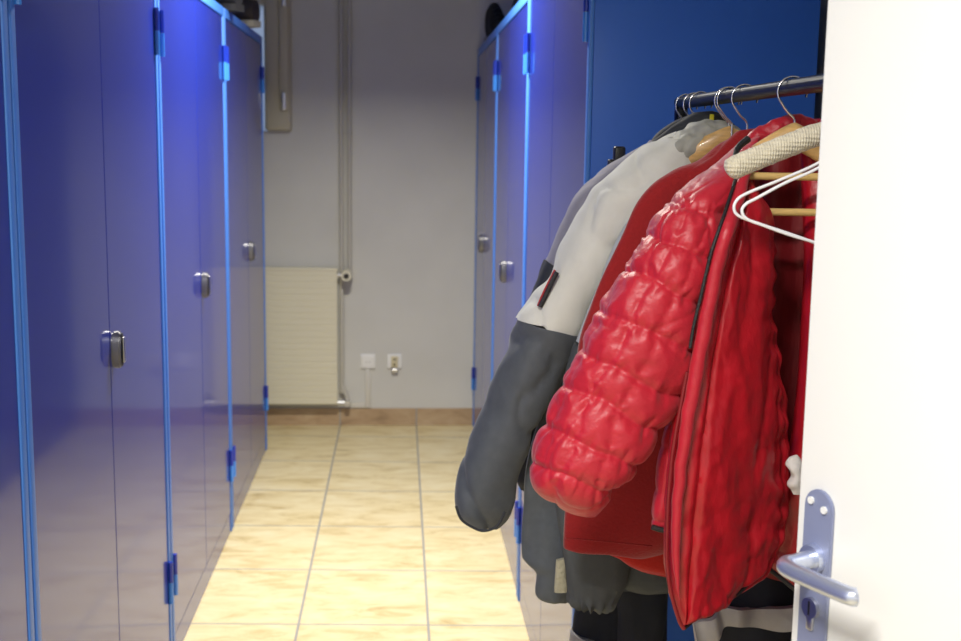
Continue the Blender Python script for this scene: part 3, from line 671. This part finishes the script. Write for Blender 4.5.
# two white wire hangers
for Yw, o1, lb in ((1.405, [(840, 151), (820, 162), (780, 180), (750, 192), (738, 199), (734, 208), (739, 216), (760, 224), (790, 234), (815, 243), (850, 254)], 'white plastic-coated wire hanger, outer one of the two nested ones'),
                   (1.385, [(840, 155), (820, 167), (785, 183), (757, 198), (746, 204), (742, 211), (747, 219), (765, 226), (790, 235), (815, 242.5), (850, 252)], 'white plastic-coated wire hanger, inner one of the two nested ones')):
    w = thing('wire_hanger', lb, 'hanger', (BX, Yw, 1.4), 0, 'white wire hangers')
    pl = [P(x, y, Yw) for x, y in o1]; cx = BX
    q = pl[1:-1]; bm = bmesh.new()
    mr_ = [Vector((2*cx-p.x, p.y, p.z)) for p in q]
    top = Vector((cx, Yw, pl[0].z+.0)); 
    loop = [top+Vector((0, 0, .012))]+q+[Vector((cx, Yw, q[-1].z-.012))]+mr_[::-1]+[top+Vector((0, 0, .012))]
    tube(bm, loop, .0019, 10, 200); child(bm, 'wire', m_wire, w)
    hook(w, Yw, top.z+.008, r=.0019, m=m_wire)
# black clip poking up behind the mauve jacket
ck = thing('clip_hanger', 'black plastic clip end rising behind the mauve-grey shoulder', 'hanger', (BX, 2.2, 1.4))
a = P(619, 157, 2.2); bm = bmesh.new(); box(bm, (a.x-.011, 2.19, a.z-.03), (a.x+.011, 2.21, a.z+.020), .005, 3); child(bm, 'clip', m_black, ck)
bm = bmesh.new(); a2 = P(611, 162, 2.2); box(bm, (a2.x-.006, 2.192, a2.z-.02), (a2.x+.006, 2.208, a2.z+.005), .003, 3); child(bm, 'clip_lever', m_black, ck)
bm = bmesh.new(); tube(bm, [(a.x, 2.2, a.z-.015), (BX-.05, 2.2, a.z-.012), (BX, 2.2, a.z-.01)], .004, 10, 20); cyl(bm, (BX+.006, 2.2, a.z-.01), (BX+.006, 2.2, BZ-.05), .002, 10); child(bm, 'cross_bar', m_black, ck)
hook(ck, 2.2, BZ-.06)
# work trousers
YT = 2.17
tr = thing('work_trousers', 'navy work trousers hanging left of the rack post under the dark grey cuff', 'trousers', (BX, YT, .5), 0, 'navy work trousers')
yb = 760
loft('leg', S([(600, 520, 655, 520, .015), (585, 545, 662, 545, .025), (577, 600, 662, 600, .035), (574, 641, 660, 641, .04), (572, 700, 655, 700, .04), (572, yb, 650, yb, .04)], YT+.00), m_navy, tr, disp=folds(.008, s=(14, 14, 3), seed=61))
loft('leg', S([(606, 520, 660, 520, .015), (600, 540, 663, 540, .02), (618, 600, 664, 600, .03), (620, 641, 661, 641, .03), (620, 700, 655, 700, .03), (620, yb, 650, yb, .03)], YT-.07), m_navy, tr, disp=folds(.008, s=(14, 14, 3), seed=63))
loft('reflective_band', S([(573, 632, 626, 640, .045), (572, 650, 628, 660, .045)], YT-.005), m_refl, tr, n=20, disp=folds(.008, s=(14, 14, 3), seed=61))
YT2 = 1.775
t2 = thing('work_trousers', 'navy work trousers with a broad reflective band below the red padded jacket', 'trousers', (BX, YT2, .5), 0, 'navy work trousers')
secT = S([(700, 530, 790, 530, .012), (698, 545, 800, 545, .02), (694, 560, 806, 560, .03), (690, 590, 806, 590, .035), (692, 606, 804, 604, .045), (697, 625, 800, 622, .045), (703, 660, 800, 660, .045), (706, 700, 798, 700, .045), (706, 800, 796, 800, .045)], YT2)
loft('leg', secT, m_navy, t2, n=100, disp=folds(.008, s=(14, 14, 3), seed=71))
bm = bmesh.new()
band_t = [(694, 625), (706, 622), (716, 616), (724, 609), (740, 609), (756, 611), (780, 608), (806, 606)]
band_b = [(698, 652), (712, 646), (720, 637), (727, 628), (740, 626), (756, 629), (780, 631), (806, 628)]
tp = crm([list(P(x, y, YT2-.058)) for x, y in band_t], 40); bt = crm([list(P(x, y, YT2-.058)) for x, y in band_b], 40)
va = []
for i in range(40):
    yo = .006*math.sin(i*.5)
    va.append([bm.verts.new(Vector(p)+Vector((0, yo+o, 0))) for p, o in ((tp[i], 0), ([(a+b)/2 for a, b in zip(tp[i], bt[i])], -.004), (bt[i], 0), (bt[i], .012), (tp[i], .012))])
for A, B in zip(va, va[1:]):
    for k in range(5): bm.faces.new((A[k], A[(k+1) % 5], B[(k+1) % 5], B[k]))
bm.faces.new(va[0]); bm.faces.new(va[-1][::-1]); bmesh.ops.recalc_face_normals(bm, faces=bm.faces)
child(bm, 'reflective_band', m_refl, t2)
# scrap of white cloth
o = loft('white_cloth', S([(789, 456, 797, 455, .004), (785, 465, 802, 462, .010), (790, 476, 804, 474, .012), (787, 486, 804, 484, .010), (793, 495, 802, 495, .004)], 1.56), m_cloth, None, n=40, m=30, disp=folds(.004, s=(28, 28, 28), seed=80))
tag(o, 'crumpled white scrap of cloth beside the red jacket at the door edge', 'cloth')

# ------------------------------------------------------------ shoes on the cabinets
def shoe(loc, rz, label, mt, length=.27, sole=m_sole, high=.10, name='shoe'):
    t = thing(name, label, 'shoe', loc, rz, 'shoes on top of the cabinets')
    bm = bmesh.new(); n = 40; R_ = []
    for i in range(n+1):
        s = i/n; x = (s-.5)*length
        w = .048*(math.sin(PI*min(1, max(0, .06+s*.90)))**.35)*(1-.22*math.exp(-((s-.38)/.15)**2))
        top = .028+high*(1/(1+math.exp((s-.52)*13)))+.018*math.sin(PI*s)
        if s > .93: top *= (1-(s-.93)*5)
        ring = []
        for k in range(24):
            a = 2*PI*k/24; c_, s_ = math.cos(a), math.sin(a); ww = w*(.62+.38*(1-max(0, s_)**1.5)) if s < .6 else w
            ring.append(bm.verts.new((x, ww*math.copysign(abs(c_)**.7, c_), .022+top*.5+top*.5*math.copysign(abs(s_)**.75, s_))))
        R_.append(ring)
    for A, B in zip(R_, R_[1:]):
        for k in range(24): bm.faces.new((A[k], A[(k+1) % 24], B[(k+1) % 24], B[k]))
    bm.faces.new(R_[0]); bm.faces.new(R_[-1][::-1]); bmesh.ops.recalc_face_normals(bm, faces=bm.faces)
    mk('upper', bm, mt, t)
    bm = bmesh.new(); ol = []
    for i in range(n+1):
        s = i/n; w = .052*(math.sin(PI*min(1, max(0, .05+s*.91)))**.35)*(1-.25*math.exp(-((s-.38)/.15)**2)); ol.append(((s-.5)*(length+.008), w))
    ol += [(x, -w) for x, w in ol[::-1]]
    lo = [bm.verts.new((x, y, 0)) for x, y in ol]; hi = [bm.verts.new((x, y, .026)) for x, y in ol]; nn = len(lo)
    bm.faces.new(lo); bm.faces.new(hi)
    for i in range(nn): bm.faces.new((lo[i], hi[i], hi[(i+1) % nn], lo[(i+1) % nn]))
    bmesh.ops.recalc_face_normals(bm, faces=bm.faces); mk('sole', bm, sole, t)
    bm = bmesh.new()
    for j in range(4):
        x = length*(-.04+.055*j); z = .022+.028+high*(1/(1+math.exp(((x/length+.5)-.52)*13)))+.019
        tube(bm, [(x, -.022, z-.012), (x+.004, 0, z), (x, .022, z-.012)], .003, 8, 12)
    mk('laces', bm, m_black, t)
    return t
sL = PZ(252, 27, CH)
tL = PZ(259, 27, CH); an = math.radians(-28)
shoe((tL.x-.135*math.cos(an)-.01, tL.y-.135*math.sin(an), CH), an+PI, 'worn brown shoe with pale sole on the left cabinets near the window', m_shoeb, high=.06)
tB = PZ(243, 14, CH)
shoe((tB.x-.12, tB.y-.02, CH), math.radians(150), 'black shoe on the left cabinets, left of the brown shoe', m_shoe, high=.08, sole=m_shoe)
def rx(x, y): return PZ(x, y, CH)
tR = PZ(489, 39.5, CH)
print('shoeR', tR, tL)
shoe((tR.x+.05, tR.y+.14, CH), math.radians(-80), 'black ankle shoe with yellowed sole on the right cabinets', m_shoe, high=.13)
bgc = thing('bag', 'black crumpled bag on the right cabinets behind the shoe', 'bag', (XR+.20, 4.95, CH))
bm = bmesh.new(); bmesh.ops.create_icosphere(bm, subdivisions=4, radius=1)
for v in bm.verts:
    d = 1+.25*noise.noise(v.co*2)+.08*noise.noise(v.co*6); v.co = Vector((v.co.x*.13*d, v.co.y*.17*d, max(-.0, v.co.z*.13*d+.06)))
mk('bag_body', bm, m_shoe, bgc)
bm = bmesh.new(); tube(bm, [(-.06, 0, .15), (-.04, 0, .2), (.04, 0, .2), (.06, 0, .15)], .006, 10, 30); mk('handle', bm, m_black, bgc)

# ------------------------------------------------------------ lamps
def lamp(loc, sx, sy, power, label, col, spread=150):
    t = thing('ceiling_lamp', label, 'lamp', loc, 0, 'ceiling lamps')
    bm = bmesh.new(); box(bm, (-sx/2-.02, -sy/2-.02, -.012), (sx/2+.02, sy/2+.02, .03), .006); mk('housing', bm, m_plastic, t)
    ld = bpy.data.lights.new('lamp_light', 'AREA'); ld.shape = 'RECTANGLE'; ld.size = sx; ld.size_y = sy; ld.energy = power; ld.color = col
    ld.spread = math.radians(spread)
    lo = bpy.data.objects.new('lamp_light', ld); C.objects.link(lo); lo.location = (0, 0, -.016); lo.parent = t
    return t
WARM = (1.0, .95, .82)
lamp((-.12, 3.70, CEIL-.03), .30, .12, 64, 'ceiling lamp between the two cabinet rows', WARM, 145)
lamp((-.40, .15, CEIL-.03), .6, .15, 55, 'ceiling lamp near the entrance door', (1, .97, .92))
w = bpy.data.worlds.new('world'); bpy.context.scene.world = w; w.use_nodes = True
w.node_tree.nodes['Background'].inputs[0].default_value = (.62, .75, 1, 1); w.node_tree.nodes['Background'].inputs[1].default_value = .6
